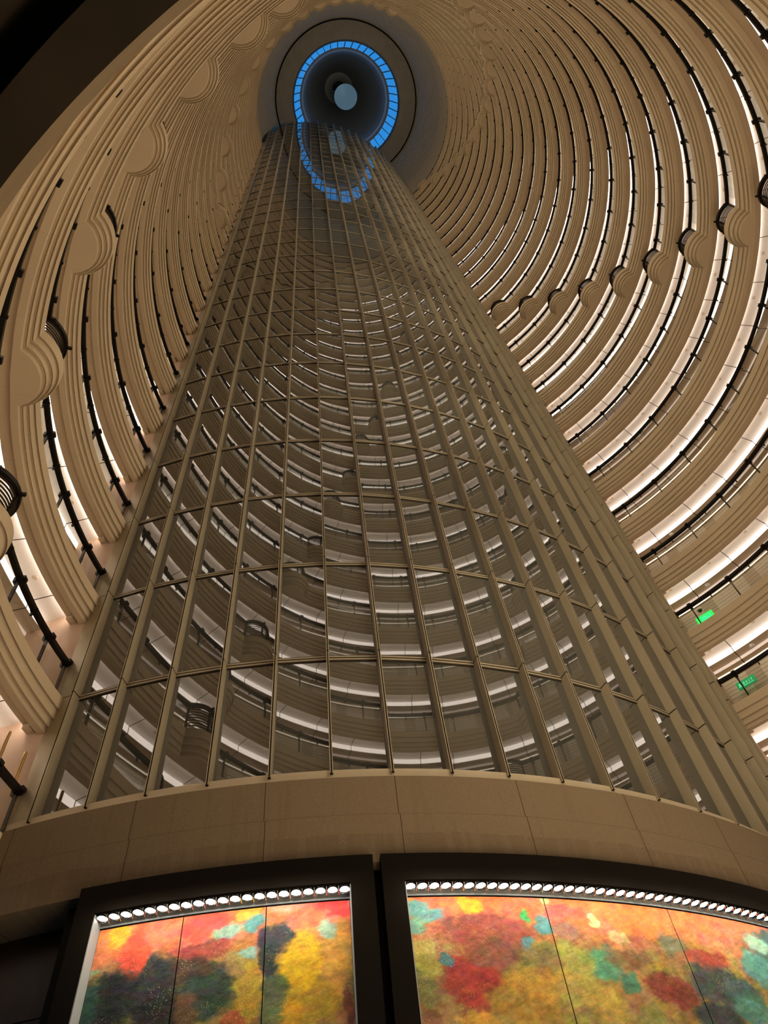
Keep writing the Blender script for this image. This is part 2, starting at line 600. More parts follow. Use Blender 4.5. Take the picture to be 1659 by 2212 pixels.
NR = 28
for k in range(NR):
    bays = bays_of(k)
    root = empty('gallery_ring', (AC[0], AC[1], zf(k)),
                 f'cream stepped gallery with black handrail, {ORD[k]} in the stack above the stone band' if k < NR - 1 else
                 'cream stepped gallery with black handrail, topmost of the stack under the grey ceiling', 'gallery', 'stepped ring galleries round the atrium')
    sp = spans(bays)
    para, rail, gl, shoe = MB(), MB(), MB(), MB()
    bayobjs = []
    for a, b, c in sp:
        rows = span_rows(PROF, k, a, b, c, rb_parapet)
        rr = rail_rows(k, a, b, c, RAILR, 0.296, 0.330, 0.0165)
        if c is None:
            para.grid(rows)
            rail.grid(rr)
            gl.grid(span_rows([(RAILR, 0.004), (RAILR, 0.30)], k, a, b, c))
            shoe.grid(rail_rows(k, a, b, c, RAILR, -0.004, 0.008, 0.006))
        else:
            bo = MB().grid(rows).build('bay_balcony', M['plaster'], root)
            MB().grid(rr).build('bay_handrail', M['black'], bo)
            rd = MB()
            for q in range(9):
                zq = 0.018 + 0.031 * q
                line = span_rows([(RAILR, zq)], k, a, b, c, rb_rail)[0]
                rd.tube(line[1:-1], 0.021 if q else 0.03, 5, cap=False)
            rb_ = rd.build('bay_rods', M['rod'], bo)
            hh = bulge_half(RAILR, rb_rail(RAILR))
            for t_ in (-hh, 0.0, hh):
                rho = RAILR if abs(t_) > 1e-6 else BC - rb_rail(RAILR)
                x, y = ring_xy(rho, c + t_)
                er = np.array([math.cos(c + t_), math.sin(c + t_), 0])
                et = np.array([-er[1], er[0], 0])
                pp = MB()
                pp.box((x, y, zf(k + 0.16)), er, et, (0, 0, 1), 0.03, 0.03, 0.16 * H)
                pp.box((x - er[0] * 0.06, y - er[1] * 0.06, zf(k + 0.315)), er, et, (0, 0, 1), 0.09, 0.03, 0.04)
                pp.build('bay_post', M['black'], bo)
    para.build('parapet', M['plaster'], root)
    rail.build('handrail', M['black'], root)
    gl.build('balustrade_glass', M['glass'], root, smooth=True)
    shoe.build('glass_shoe', M['black'], root)
    # corridor ceiling, cove, lights, floor: plain arcs
    def arc(pr, k=k):
        return span_rows(pr, k, A0, A1, None)
    MB().grid(arc([(3.592, -0.195), (3.594, -0.115), (3.820, -0.125)])).build('cove', M['cove'], root)
    MB().grid(arc([(3.598, -0.143), (3.612, -0.143)])).build('cove_light', M['led'], root)
    MB().grid(arc([(3.820, -0.125), (3.820, -0.197)])).build('glowing_cove_face', M['face_glow'], root)
    MB().grid(arc([(3.820, -0.197), (3.820, -0.200), (3.935, -0.200)])).build('corridor_ceiling', M['ceil'], root)
    MB().grid(arc([(3.935, -0.200), (3.935, -0.235)])).build('inner_glowing_face', M['face_glow_soft'], root)
    MB().grid(arc([(4.010, -0.240), (4.025, -0.240)])).build('added_wall_fill', M['wall_fill'], root)
    MB().grid(arc([(3.935, -0.235), (4.06, -0.235)])).build('inner_ceiling', M['ceil'], root)
    MB().grid(arc([(3.52, -0.004), (4.06, -0.004)])).build('corridor_floor', M['carpet'], root)
    # posts and clamps
    n0 = math.ceil((A0 - POST0) / POSTD)
    n1 = math.floor((A1 - POST0) / POSTD)
    far_posts = MB()
    for i in range(n0, n1 + 1):
        q = POST0 + i * POSTD
        near_bay = any(abs(q - c) < 0.085 for c in bays)
        if not near_bay and q > A0 + 0.01:
            child(POSTME, 'post', root, q, RAILR, zf(k))
        q2 = q + POSTD / 2
        if q2 < A1 - 0.01 and not any(abs(q2 - c) < 0.085 for c in bays):
            child(CLAMPME, 'rail_clamp', root, q2, RAILR, zf(k))
        if 1 <= k <= 9 and (q > math.radians(-45) or q < math.radians(-165)):
            child(SPRME, 'sprinkler_cover', root, q + math.radians(1.7), 3.69, zf(k - 0.121))
    # end posts against the jamb walls
    for q in (A0 + 0.006, A1 - 0.006):
        child(POSTME, 'post', root, q, RAILR, zf(k))
    if k == 0:
        bp = MB()
        for q in (A0 + 0.02, A0 + 0.075):
            x, y = ring_xy(RAILR + 0.01, q)
            bp.tube([(x, y, zf(0.33)), (x, y, zf(0.33) + 0.75)], 0.035, 10)
            bp.build('brass_post', M['brass'], root)
            bp = MB()

# corridor back wall: one curved wall behind all galleries
MBW = MB()
nW = 200
MBW.grid([[(*ring_xy(4.05, A0 + (A1 - A0) * i / nW), z) for i in range(nW + 1)] for z in (zf(-0.62), zf(27.73))])
structure(MBW.build('wall_corridor', M['boards'], smooth=True))

# radial end walls and metal jamb panels either side of the glass
for side, C_, A_ in (('left', CL, A0), ('right', CR, A1)):
    far = ring_xy(4.06, A_)
    mb = MB()
    mb.grid([[(C_[0], C_[1], z), (far[0], far[1], z)] for z in (zf(-0.02), zf(27.73))])
    structure(mb.build(f'wall_end_{side}', M['pinkwall']))
    mb = MB()
    js = (-JW, -0.06) if side == 'left' else (NB + 0.06, NB + JW)
    for r in range(28):
        z0, z1 = zf(r) + (0.012 if r else -0.02), zf(r + 1) - 0.012
        mb.grid([[(*sh_xy(j, -0.03), z) for j in np.linspace(js[0], js[1], 5)] for z in (z0, z1)])
    mb.grid([[(*sh_xy(j, -0.034), z) for j in np.linspace(js[0], js[1], 5)] for z in (zf(0), zf(32.75))], 1)
    structure(mb.build(f'trim_jamb_{side}', [M['panel'], M['groove']]))
    # cream stub brackets under each soffit at the wall
    mb = MB()
    for r in range(0, 28):
        er = np.array([math.cos(A_), math.sin(A_), 0])
        et = np.array([-er[1], er[0], 0]) * (1 if side == 'left' else -1)
        x, y = ring_xy(3.555, A_)
        c = np.array([x, y, zf(r - 0.222)]) + et * 0.10
        mb.box(c, er, et, (0, 0, 1), 0.09, 0.10, 0.05)
    structure(mb.build(f'trim_soffit_stub_{side}', M['plaster']))

# ------------------------------------------------------------------ glass lift shaft
shaft = empty('glass_curtain_wall', (*sh_xy(9), zf(0)), 'tall convex wall of dark reflective glass panes with champagne fins, rising from the stone band', 'curtain wall')
FD, FW = 0.075, 0.0085           # fin depth and half width, storey units
ZB, ZT = zf(0.074), zf(32.45)
for j in range(NB + 1):
    a = PHI0 + DPHI * j
    er = np.array([math.cos(a), math.sin(a)])
    et = np.array([-er[1], er[0]])
    c = np.array(sh_xy(j, -FD - 0.01))
    mb = MB()
    d = (FD + 0.01) * H
    w = FW * H
    sec = [(0, -w), (d, -w), (d, -w * 0.42), (d - 0.05, -w * 0.42), (d - 0.05, w * 0.42), (d, w * 0.42), (d, w), (0, w)]
    rows = [[(*(c + er * p + et * q), z) for p, q in sec] for z in (ZB, ZT)]
    mb.grid(rows, 0, close=True)
    n_ = len(sec)
    mb.mi = [1 if i in (2, 3, 4) else 0 for i in range(n_)]
    mb.face(rows[0][::-1], 1)
    mb.face(rows[1], 0)
    mb.build('mullion', [M['fin'], M['groove']], shaft)
GR = -FD                          # glass surface offset
for r in range(0, ROWS + 1):
    mb = MB()
    z = zf(r) if r else zf(0.116)
    zt, zb = (0.028, -0.028) if r < 32 else (0.02, -0.03)
    za, zc = z + zt * H * 0.6, z + zb * H * 0.6
    for j in range(NB):
        for (g0, g1, zz0, zz1, mt) in ((GR - 0.01, GR + 0.010, zc, za, 0), (GR - 0.01, GR + 0.006, za, za + 0.028, 1), (GR - 0.01, GR + 0.006, zc - 0.028, zc, 1)):
            if r == 0 and mt == 0:
                g1 = GR + 0.02
            p = [np.array([*sh_xy(j + q, g)]) for q, g in ((0.03, g0), (0.03, g1), (0.97, g1), (0.97, g0))]
            mb.grid([[(*q, zz0) for q in p], [(*q, zz1) for q in p]], mt)
            mb.face([(*q, zz0) for q in p], mt)
            mb.face([(*q, zz1) for q in p][::-1], mt)
    mb.build('transom', [M['fin'], M['groove']], shaft)


def pane(mb, j, r):
    p0, p1 = np.array(sh_xy(j + 0.01, GR)), np.array(sh_xy(j + 0.99, GR))
    z0, z1 = zf(r if r else 0.1), zf(r + 1) if r < 31 else ZT
    nrm = np.array([math.cos(PHI0 + DPHI * (j + .5)), math.sin(PHI0 + DPHI * (j + .5))])
    tx, tz = rng.normal(0, 0.0011), rng.normal(0, 0.0009)
    pil = 0.0004 + rng.normal(0, 0.0005)
    kx, kz = 6, 8
    rows = []
    for b in range(kz + 1):
        v = b / kz
        row = []
        for a in range(kx + 1):
            u = a / kx
            off = tx * (u - .5) * 1.17 + tz * (v - .5) * 3.5 + pil * (1 - (2 * u - 1) ** 2) * (1 - (2 * v - 1) ** 4)
            q = p0 + (p1 - p0) * u + nrm * off
            row.append((*q, z0 + (z1 - z0) * v))
        rows.append(row)
    mb.grid(rows)


rest = MB()
for r in range(ROWS):
    for j in range(NB):
        if r < 6 and j < 16 or (r == 6 and j < 4):
            mb = MB()
            pane(mb, j, r)
            mb.build('glass_pane', M['pane'], shaft, smooth=True)
        else:
            pane(rest, j, r)
tag(rest.build('upper_glass_panes', M['pane'], shaft, smooth=True), kind='stuff')
# capping and returns painted black for shade where the shaft meets the upper wall
mb = MB()
arcj = np.linspace(-JW, NB + JW, 60)
mb.grid([[(*sh_xy(j, GR - 0.03), ZT) for j in arcj], [(*sh_xy(j, -1.5), ZT) for j in arcj], [(*sh_xy(j, -1.5), zf(32.8)) for j in arcj]])
for C_, A_ in ((CL, A0), (CR, A1)):
    far = ring_xy(3.62, A_)
    mb.grid([[(C_[0], C_[1], z), (far[0], far[1], z)] for z in (zf(27.7), zf(32.75))])
structure(mb.build('trim_shadow_gap', M['void']))
# solid core right behind the glass
mb = MB()
mb.grid([[(*sh_xy(j, GR - 0.03), z) for j in np.linspace(-0.2, NB + 0.2, 50)] for z in (zf(-0.05), ZT)])
structure(mb.build('wall_lift_core', M['void']))

# sill and stone band
mb = MB()
js = np.linspace(-JW, NB + JW, 120)
pr = [(GR - 0.02, 0.106), (-0.015, 0.102), (-0.015, 0.004), (0.05, 0.002)]
mb.grid([[(*sh_xy(j, d), zf(z)) for j in js] for d, z in pr])
structure(mb.build('sill_glass_base', M['sill']))
mb = MB()
js = np.linspace(-2.2, NB + 2.2, 140)
pr = [(-0.3, 0.0), (0.060, 0.0), (0.060, -0.475), (-0.5, -0.475)]
mb.grid([[(*sh_xy(j, d), zf(z)) for j in js] for d, z in pr])
structure(mb.build('wall_stone_band', M['stone']))

# ------------------------------------------------------------------ framed paintings below
ZFT = zf(-0.462)                 # frame top
ZFB = EYE - 1.2                  # frame foot
FDR = 0.105                      # frame front
PDR = 0.03                       # painting surface


def frame_obj(ja, jb, oa, ob, label):
    root = empty('display_case', (*sh_xy((ja + jb) / 2, FDR), ZFB), label, 'display case', 'painting cases under the stone band')
    ot = zf(-0.592)
    obm = ZFB + 0.35
    def piece(j0, j1, z0, z1, name='frame', mat=M['frame'], dr0=0.0, dr1=FDR):
        mb = MB()
        js = np.linspace(j0, j1, max(2, int(abs(j1 - j0) * 6) + 2))
        f = [[(*sh_xy(j, dr1), z) for j in js] for z in (z0, z1)]
        g_ = [[(*sh_xy(j, dr0), z) for j in js] for z in (z0, z1)]
        mb.grid(f)
        mb.grid(g_)
        mb.grid([f[0], g_[0]])
        mb.grid([f[1], g_[1]])
        for e in (0, -1):
            mb.face([f[0][e], f[1][e], g_[1][e], g_[0][e]])
        return mb.build(name, mat, root)
    piece(ja, jb, ot, ZFT, 'top_frame', dr0=PDR)
    piece(ja, oa, obm, ot, 'side_frame', dr0=PDR)
    piece(ob, jb, obm, ot, 'side_frame', dr0=PDR)
    piece(ja, jb, ZFB, obm, 'bottom_frame', dr0=PDR)
    # pale reveals
    for e, s in ((oa, 1), (ob, -1)):
        piece(e, e + s * 0.012, obm, ot - 0.02, 'reveal', M['reveal'], PDR, FDR - 0.004)
    piece(ja + .02, jb - .02, ZFB, ZFT - 0.02, 'back_board', M['frame'], PDR - 0.03, PDR - 0.02)
    # top light trough: lamps hang along the reveal
    nl = int(round((ob - oa) / 0.1645))
    for i in range(nl):
        j = oa + (ob - oa) * (i + 0.5) / nl
        a = PHI0 + DPHI * j
        er = np.array([math.cos(a), math.sin(a), 0])
        et = np.array([-er[1], er[0], 0])
        x, y = sh_xy(j, (FDR + PDR) / 2 + 0.006)
        p = np.array([x, y, ot - 0.012])
        # reflector cup
        ax_ = np.array([0, 0, -1.0]) * 0.9 - er * 0.43 + er * 0.0
        ax_ = np.array([er[0] * 0.25, er[1] * 0.25, -1.0]); ax_ /= np.linalg.norm(ax_)
        u_ = et; v_ = np.cross(ax_, u_)
        def ringp(R, d, n=14):
            return [p + ax_ * d + R * (math.cos(2 * PI * q / n) * u_ + math.sin(2 * PI * q / n) * v_) for q in range(n)]
        lm = MB()
        lm.grid([ringp(0.05, 0.0), ringp(0.078, 0.055), ringp(0.082, 0.06)], 0, close=True)
        lo = lm.build('downlight', M['chrome'], root)
        ln_ = MB()
        ln_.face(ringp(0.066, 0.035))
        ln_.build('lens', M['lamp'], lo)
        fin_ = MB()
        q = np.array([*sh_xy(j + 0.082, (FDR + PDR) / 2), ot - 0.05])
        fin_.box(q, er, et, (0, 0, 1), 0.09, 0.006, 0.05)
        fin_.build('lamp_divider', M['chrome'], root)
    mb = MB()
    js = np.linspace(oa, ob, 40)
    mb.grid([[(*sh_xy(j, PDR + 0.004), z) for j in js] for z in (zf(-0.632), zf(-0.628))])
    mb.build('top_lip', M['frame'], root)
    mb = MB()
    mb.grid([[(*sh_xy(j, PDR + 0.003), z) for j in js] for z in (zf(-0.628), ot)])
    mb.build('trough_back', M['reveal'], root)
    return root


frame_obj(1.52, 5.52, 1.80, 5.20, 'dark framed lit case holding the painting with the big yellow patch, by the black slit')
frame_obj(5.63, 13.6, 5.93, 13.2, 'long dark framed lit case holding the orange and maroon painting')

# blobs of paint: bay, storey height, half widths, colour
PB = [
(2.00,-0.677,0.270,0.0748,235,130,60),
(2.07,-0.671,0.105,0.0467,242,165,30),
(2.35,-0.745,0.180,0.1028,222,72,42),
(2.68,-0.674,0.270,0.0561,232,108,78),
(1.89,-0.749,0.180,0.0654,215,125,80),
(2.56,-0.903,0.510,0.1215,42,48,48),
(2.17,-0.937,0.300,0.1028,36,40,40),
(1.93,-0.933,0.135,0.0842,45,80,66),
(1.87,-0.809,0.120,0.0168,140,168,120),
(2.75,-1.032,0.300,0.0561,38,40,36),
(3.30,-0.672,0.330,0.0561,228,72,58),
(3.09,-0.601,0.240,0.0374,235,90,60),
(3.33,-0.781,0.390,0.0421,145,62,52),
(3.82,-0.652,0.150,0.0327,225,165,55),
(3.62,-0.725,0.180,0.0262,130,170,145),
(3.95,-0.707,0.135,0.0374,85,145,145),
(3.39,-0.939,0.360,0.1028,42,62,52),
(3.21,-0.851,0.300,0.0467,72,55,46),
(3.11,-1.022,0.150,0.0561,95,75,50),
(3.91,-0.968,0.195,0.1215,172,140,45),
(3.77,-0.855,0.120,0.0561,150,125,70),
(3.94,-0.824,0.120,0.0327,135,172,162),
(3.73,-1.072,0.180,0.0374,150,80,45),
(4.28,-0.647,0.210,0.0374,235,150,120),
(4.93,-0.660,0.330,0.0299,232,58,58),
(4.23,-0.776,0.150,0.0561,48,54,64),
(4.19,-0.860,0.090,0.0561,44,54,52),
(4.53,-0.880,0.210,0.1122,210,168,22),
(4.97,-0.864,0.270,0.1402,202,150,60),
(4.83,-0.754,0.135,0.0421,150,182,150),
(4.67,-1.035,0.360,0.0842,165,135,38),
(5.15,-1.072,0.060,0.0842,118,58,40),
(4.25,-0.970,0.120,0.0748,70,86,60),
(4.23,-1.064,0.120,0.0561,95,110,70),
(4.42,-1.078,0.120,0.0561,190,140,30),
(6.62,-0.645,0.690,0.0393,232,108,58),
(6.84,-0.667,0.150,0.0393,246,165,25),
(6.11,-0.685,0.180,0.0337,90,160,150),
(6.05,-0.766,0.180,0.0421,110,165,140),
(6.32,-0.728,0.150,0.0280,100,160,150),
(6.13,-0.875,0.210,0.0421,175,160,80),
(6.16,-0.940,0.180,0.0467,150,140,60),
(7.03,-0.781,0.630,0.0701,142,70,56),
(6.74,-0.991,0.390,0.1215,150,48,42),
(7.06,-0.880,0.360,0.0654,125,76,58),
(7.85,-0.757,0.114,0.0467,82,142,142),
(7.55,-0.830,0.105,0.0224,78,130,132),
(7.61,-0.722,0.060,0.0168,50,165,80),
(7.70,-0.889,0.210,0.0514,118,110,62),
(7.64,-0.993,0.400,0.0561,172,132,48),
(7.34,-1.091,0.450,0.0748,152,122,45),
(6.43,-0.915,0.072,0.0224,58,118,118),
(6.03,-1.037,0.150,0.0842,108,108,58),
(6.03,-1.130,0.150,0.0374,130,85,55),
(6.65,-1.146,0.240,0.0280,190,145,50),
(8.18,-0.699,0.280,0.0355,232,88,78),
(8.03,-0.631,0.090,0.0168,200,195,120),
(8.89,-0.652,0.600,0.0421,238,120,58),
(8.18,-0.773,0.210,0.0421,152,110,95),
(9.39,-0.716,0.520,0.0608,216,120,55),
(9.82,-0.635,0.360,0.0374,236,110,60),
(8.65,-0.734,0.060,0.0280,190,212,140),
(8.56,-0.909,0.320,0.0561,78,140,108),
(8.17,-0.885,0.260,0.0654,150,150,70),
(8.15,-1.009,0.240,0.0842,162,146,70),
(8.52,-1.069,0.210,0.0654,168,142,60),
(8.97,-0.893,0.320,0.0421,118,88,54),
(8.94,-0.802,0.120,0.0280,188,160,108),
(8.90,-0.981,0.150,0.0374,70,120,95),
(9.50,-0.989,0.320,0.0561,120,54,40),
(9.05,-1.108,0.180,0.0374,120,120,60),
(8.01,-1.143,0.210,0.0374,140,130,55),
(10.28,-0.664,0.450,0.0421,236,114,58),
(10.84,-0.674,0.480,0.0514,226,108,68),
(11.54,-0.628,0.540,0.0374,235,110,70),
(9.85,-0.810,0.260,0.0467,110,110,80),
(10.38,-0.855,0.325,0.0421,152,64,50),
(10.40,-0.967,0.480,0.0842,60,70,66),
(11.35,-0.861,0.300,0.0748,80,142,132),
(11.58,-0.730,0.200,0.0421,150,190,160),
(10.81,-0.993,0.320,0.0561,60,92,86),
(9.71,-1.023,0.240,0.0561,112,50,36),
(10.17,-1.097,0.400,0.0561,50,56,60),
(10.84,-1.060,0.300,0.0561,70,120,108),
(11.71,-0.619,0.240,0.0280,235,120,75),
(12.09,-0.816,0.720,0.1870,60,95,90),
(12.66,-0.587,0.840,0.0561,220,110,65),
]
PBA = np.array(PB, float)


def value_noise(u, v, s, seed):
    r_ = np.random.default_rng(seed)
    g_ = r_.random((64, 64))
    x, y = u * s, v * s
    xi, yi = np.floor(x).astype(int), np.floor(y).astype(int)
    fx, fy = x - xi, y - yi
    fx, fy = fx * fx * (3 - 2 * fx), fy * fy * (3 - 2 * fy)
    g00, g10 = g_[xi % 64, yi % 64], g_[(xi + 1) % 64, yi % 64]
    g01, g11 = g_[xi % 64, (yi + 1) % 64], g_[(xi + 1) % 64, (yi + 1) % 64]
    return (g00 * (1 - fx) + g10 * fx) * (1 - fy) + (g01 * (1 - fx) + g11 * fx) * fy


def fbm(u, v, s, seed):
    return sum(value_noise(u, v, s * 2 ** i, seed + i) * 0.5 ** (i + 1) for i in range(5)) - 0.48


def paint_panel(j0, j1, label, parts=False):
    nu, nv = int(110 * (j1 - j0)), 240
    zt, zb = -0.634, -1.42
    U, V = np.meshgrid(np.linspace(j0 + 0.006, j1 - 0.006, nu), np.linspace(zb, zt, nv))
    Vs = V * 3.0
    wu = U + 0.30 * fbm(U, Vs, 1.7, 11) + 0.10 * fbm(U * 1.0, Vs * 2.4, 7.0, 5)
    wv = V + 0.08 * fbm(U, Vs, 1.9, 23) + 0.05 * fbm(U, Vs * 1.5, 8.0, 9)
    tt = np.clip(((V - zb) / (zt - zb) - 0.62) / 0.38, 0, 1)[..., None]
    C = np.array([138.0, 112, 62]) * (1 - tt) + np.array([218.0, 112, 70]) * tt
    C = C + 60 * fbm(U, Vs, 2.3, 77)[..., None] * np.array([1.0, 0.8, 0.5])
    for ch in range(3):
        C[..., ch] += 46 * fbm(U * 1.6 + ch, Vs * 2.0, 3.1, 90 + 7 * ch)
    edge = 0.55 * fbm(U * 1.3, Vs * 1.9, 5.0, 61) + 0.35 * fbm(U * 2.0 + Vs, Vs * 3.0, 11.0, 63)
    for b in PBA[np.argsort(-PBA[:, 2] * PBA[:, 3])]:
        d = np.sqrt(((wu - b[0]) / b[2]) ** 2 + ((wv - b[1]) / b[3]) ** 2)
        al = np.clip((1.34 - d + 0.85 * edge) / 0.58, 0, 1)
        al = (al * al * (3 - 2 * al) * 0.92)[..., None]
        C = C * (1 - al) + b[4:7] * al
    for ch in range(3):
        C[..., ch] += 34 * fbm(U * 2.0 + ch + Vs * .6, Vs * 3.0, 4.3, 190 + 7 * ch)
    C = np.clip(C * 0.97, 6, 255) / 255.0
    lin = np.where(C <= 0.04045, C / 12.92, ((C + 0.055) / 1.055) ** 2.4)
    streak = 1 + 0.55 * fbm(U * 2.2 + Vs * 0.8, Vs * 4.0, 3.0, 41) + 0.7 * fbm(U * 1.2 + Vs * 2.0, Vs * 7.0 - U * 3, 5.0, 45)
    lin = np.clip(lin * streak[..., None], 0, 1)
    me = bpy.data.meshes.new('painting_panel')
    a = PHI0 + DPHI * U
    rr = SR + PDR * H
    pts = np.stack([SC[0] + rr * np.cos(a), SC[1] + rr * np.sin(a), EYE + H * (Z0 + V)], -1).reshape(-1, 3)
    org = np.array([*sh_xy((j0 + j1) / 2, PDR), zf(zb)])
    faces = [(i * nu + q, i * nu + q + 1, (i + 1) * nu + q + 1, (i + 1) * nu + q) for i in range(nv - 1) for q in range(nu - 1)]
    me.from_pydata([tuple(p) for p in (pts - org)], [], faces)
    ca = me.color_attributes.new('paint', 'FLOAT_COLOR', 'POINT')
    buf = np.ones((nu * nv, 4), np.float32)
    buf[:, :3] = lin.reshape(-1, 3)
    ca.data.foreach_set('color', buf.ravel())
    me.materials.append(M['paint'])
    me.polygons.foreach_set('use_smooth', [True] * len(faces))
    o = bpy.data.objects.new('painting_panel', me)
    COL.objects.link(o)
    o.location = org
    tag(o, label, 'painting', 'abstract painted panels in the lit cases')


for j0, j1, lb in ((1.81, 2.955, 'abstract panel of orange over black-green paint, beside the pale end reveal'),
                   (2.955, 4.065, 'abstract panel of red over dark green with a gold corner, middle of its case'),
                   (4.065, 5.19, 'abstract panel with a broad bright yellow patch, next to the black slit'),
                   (5.94, 7.95, 'abstract panel with a maroon cloud and teal patches under orange'),
                   (7.95, 10.0, 'abstract panel of orange above teal and olive, between the maroon and slate ones'),
                   (10.0, 13.19, 'abstract panel of orange fading into dark slate and teal')):
    paint_panel(j0, j1, lb)

# dark wall left of the cases
mb = MB()
js = np.linspace(-4.5, 1.7, 20)
mb.grid([[(*sh_xy(j, -0.16), z) for j in js] for z in (0.0, zf(-0.46))])
mb.grid([[(*sh_xy(j, -0.155), z) for j in js] for z in (zf(-0.86), zf(-0.80))])
mb.grid([[(*sh_xy(j, -0.15), z) for j in np.linspace(-0.1, 0.9, 5)] for z in (0.1, zf(-0.90))])
structure(mb.build('wall_lobby_left', M['wood']))
mb = MB()
js = np.linspace(1.2, NB + 2, 60)
mb.grid([[(*sh_xy(j, PDR - 0.04), z) for j in js] for z in (0.0, zf(-0.46))])
structure(mb.build('wall_behind_cases', M['frame']))

# ------------------------------------------------------------------ lobby edge overhead and floor
def full_ring(mb, pr, mats=0, a0=0.0, a1=2 * PI, n=160):
    mb.grid([[(*ring_xy(R, a0 + (a1 - a0) * i / n), EYE + H * z) for i in range(n + 1)] for R, z in pr], mats)
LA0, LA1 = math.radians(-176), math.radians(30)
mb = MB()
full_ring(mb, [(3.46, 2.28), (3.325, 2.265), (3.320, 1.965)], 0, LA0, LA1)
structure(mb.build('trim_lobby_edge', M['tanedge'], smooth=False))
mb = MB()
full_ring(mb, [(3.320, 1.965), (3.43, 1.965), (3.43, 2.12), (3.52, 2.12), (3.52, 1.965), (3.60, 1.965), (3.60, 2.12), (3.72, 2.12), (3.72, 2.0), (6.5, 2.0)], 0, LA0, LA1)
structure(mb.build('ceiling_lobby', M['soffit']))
mb = MB()
mb.lathe((AC[0], AC[1], 0), [(0.01, 0), (30, 0)], 64)
structure(mb.build('floor', M['granite']))
mb = MB()
mb.grid([[(AC[0] + 29.5 * math.cos(2 * PI * i / 64), AC[1] + 29.5 * math.sin(2 * PI * i / 64), z) for i in range(65)] for z in (0, EYE + H * 2.0)])
structure(mb.build('wall_lobby_outer', M['wood']))

# ------------------------------------------------------------------ crown of the atrium
CZ = 32.75
mb = MB()
steps = [(3.52, 27.4), (3.52, 29.9)]
R = 3.52
z = 29.9
for i in range(9):
    R2, z2 = 3.52 - 0.055 * (i + 1), 29.9 + 0.30 * (i + 1)
    steps += [(R, z2 - 0.05), (R2, z2)]
    R, z = R2, z2
steps += [(R, CZ)]
nst = len(steps)
mb.grid([[(*ring_xy(Rq, A0 + (A1 - A0) * i / 160), zf(zq)) for i in range(161)] for Rq, zq in steps], [0 if i < 1 else 1 for i in range(nst - 1)])
structure(mb.build('wall_crown', [M['topwall'], M['topcove']]))
mb = MB()
full_ring2 = lambda pr, m_=0: mb.grid([[(*ring_xy(Rq, 2 * PI * i / 128), zf(zq)) for i in range(129)] for Rq, zq in pr], m_)
full_ring2([(5.8, CZ), (2.985, CZ), (2.985, CZ + 0.25), (2.93, CZ + 0.25), (2.93, CZ), (2.27, CZ), (2.25, CZ + 0.03), (2.22, CZ + 0.03), (2.205, CZ + 0.1)], [0, 1, 1, 1, 0, 2, 2, 2])
structure(mb.build('ceiling', [M['topceil'], M['void'], M['skyframe']]))

# skylight ring: glazing slopes up to the funnel rim
SKR0, SKZ0, SKR1, SKZ1 = 2.205, CZ + 0.1, 1.965, CZ + 1.5
NPANE = 44
sky = MB()
sky_root = bpy.data.objects.new('window_1', None)
COL.objects.link(sky_root)
sky_root.location = (AC[0], AC[1], zf(SKZ0))
sky_root['kind'] = 'structure'
fr = MB()
for i in range(NPANE):
    a0_, a1_ = 2 * PI * i / NPANE, 2 * PI * (i + 1) / NPANE
    e = 0.010
    pb = MB()
    pb.face([(*ring_xy(SKR0, a0_ + e), zf(SKZ0)), (*ring_xy(SKR0, a1_ - e), zf(SKZ0)), (*ring_xy(SKR1, a1_ - e), zf(SKZ1)), (*ring_xy(SKR1, a0_ + e), zf(SKZ1))])
    pb.build('pane', M['skyglass'], sky_root)
    er = np.array([math.cos(a0_), math.sin(a0_), 0.0])
    et = np.array([-er[1], er[0], 0])
    sl = np.array([(SKR1 - SKR0) * er[0], (SKR1 - SKR0) * er[1], SKZ1 - SKZ0])
    L = np.linalg.norm(sl) * H
    sl /= np.linalg.norm(sl)
    nn = np.cross(sl, et)
    mid = np.array([*ring_xy((SKR0 + SKR1) / 2, a0_), zf((SKZ0 + SKZ1) / 2)])
    fr.box(mid, sl, et, nn, L / 2, 0.055, 0.10)
fr.grid([[(*ring_xy(Rq, 2 * PI * i / 128), zf(zq)) for i in range(129)] for Rq, zq in ((SKR0 + 0.01, SKZ0 - 0.03), (SKR0 - 0.012, SKZ0 + 0.0), (SKR0 - 0.012, SKZ0 + 0.03))])
fr.build('window_frame', M['skyframe'], sky_root)
# rim, funnel and its hanging disc
mb = MB()
mb.grid([[(*ring_xy(Rq, 2 * PI * i / 128), zf(zq)) for i in range(129)] for Rq, zq in ((SKR1 + 0.004, SKZ1), (SKR1 - 0.05, SKZ1 + 0.02), (SKR1 - 0.05, SKZ1 + 0.12))])
structure(mb.build('trim_skylight_rim', M['rim']))
mb = MB()
mb.grid([[(*ring_xy(Rq, 2 * PI * i / 128), zf(zq)) for i in range(129)] for Rq, zq in ((SKR1 - 0.05, SKZ1 + 0.12), (1.80, 34.6), (1.55, 36.4), (1.2, 38.5), (0.72, 41.3), (0.34, 41.35), (0.34, 43.5))])
mb.face([(*ring_xy(0.34, 2 * PI * i / 32), zf(43.5)) for i in range(32)])
structure(mb.build('ceiling_funnel', M['funnel'], smooth=False))
dz = zf(35.75)
mb = MB()
mb.lathe((AC[0], AC[1], dz), [(0.001, 0.0), (0.525 * H, 0.10)], 64)
mb.lathe((AC[0], AC[1], dz), [(0.525 * H, 0.10), (0.525 * H, 0.22), (0.001, 0.3)], 64)
disc = mb.build('hanging_disc', M['disc'], loc=(AC[0], AC[1], dz))
disc.location.x += 0.38
tag(disc, 'pale blue round disc hanging in the dark funnel inside the skylight ring', 'disc')
mb = MB()
mb.tube([(AC[0], AC[1], dz + 0.2), (AC[0], AC[1], zf(43.4))], 0.06, 8)
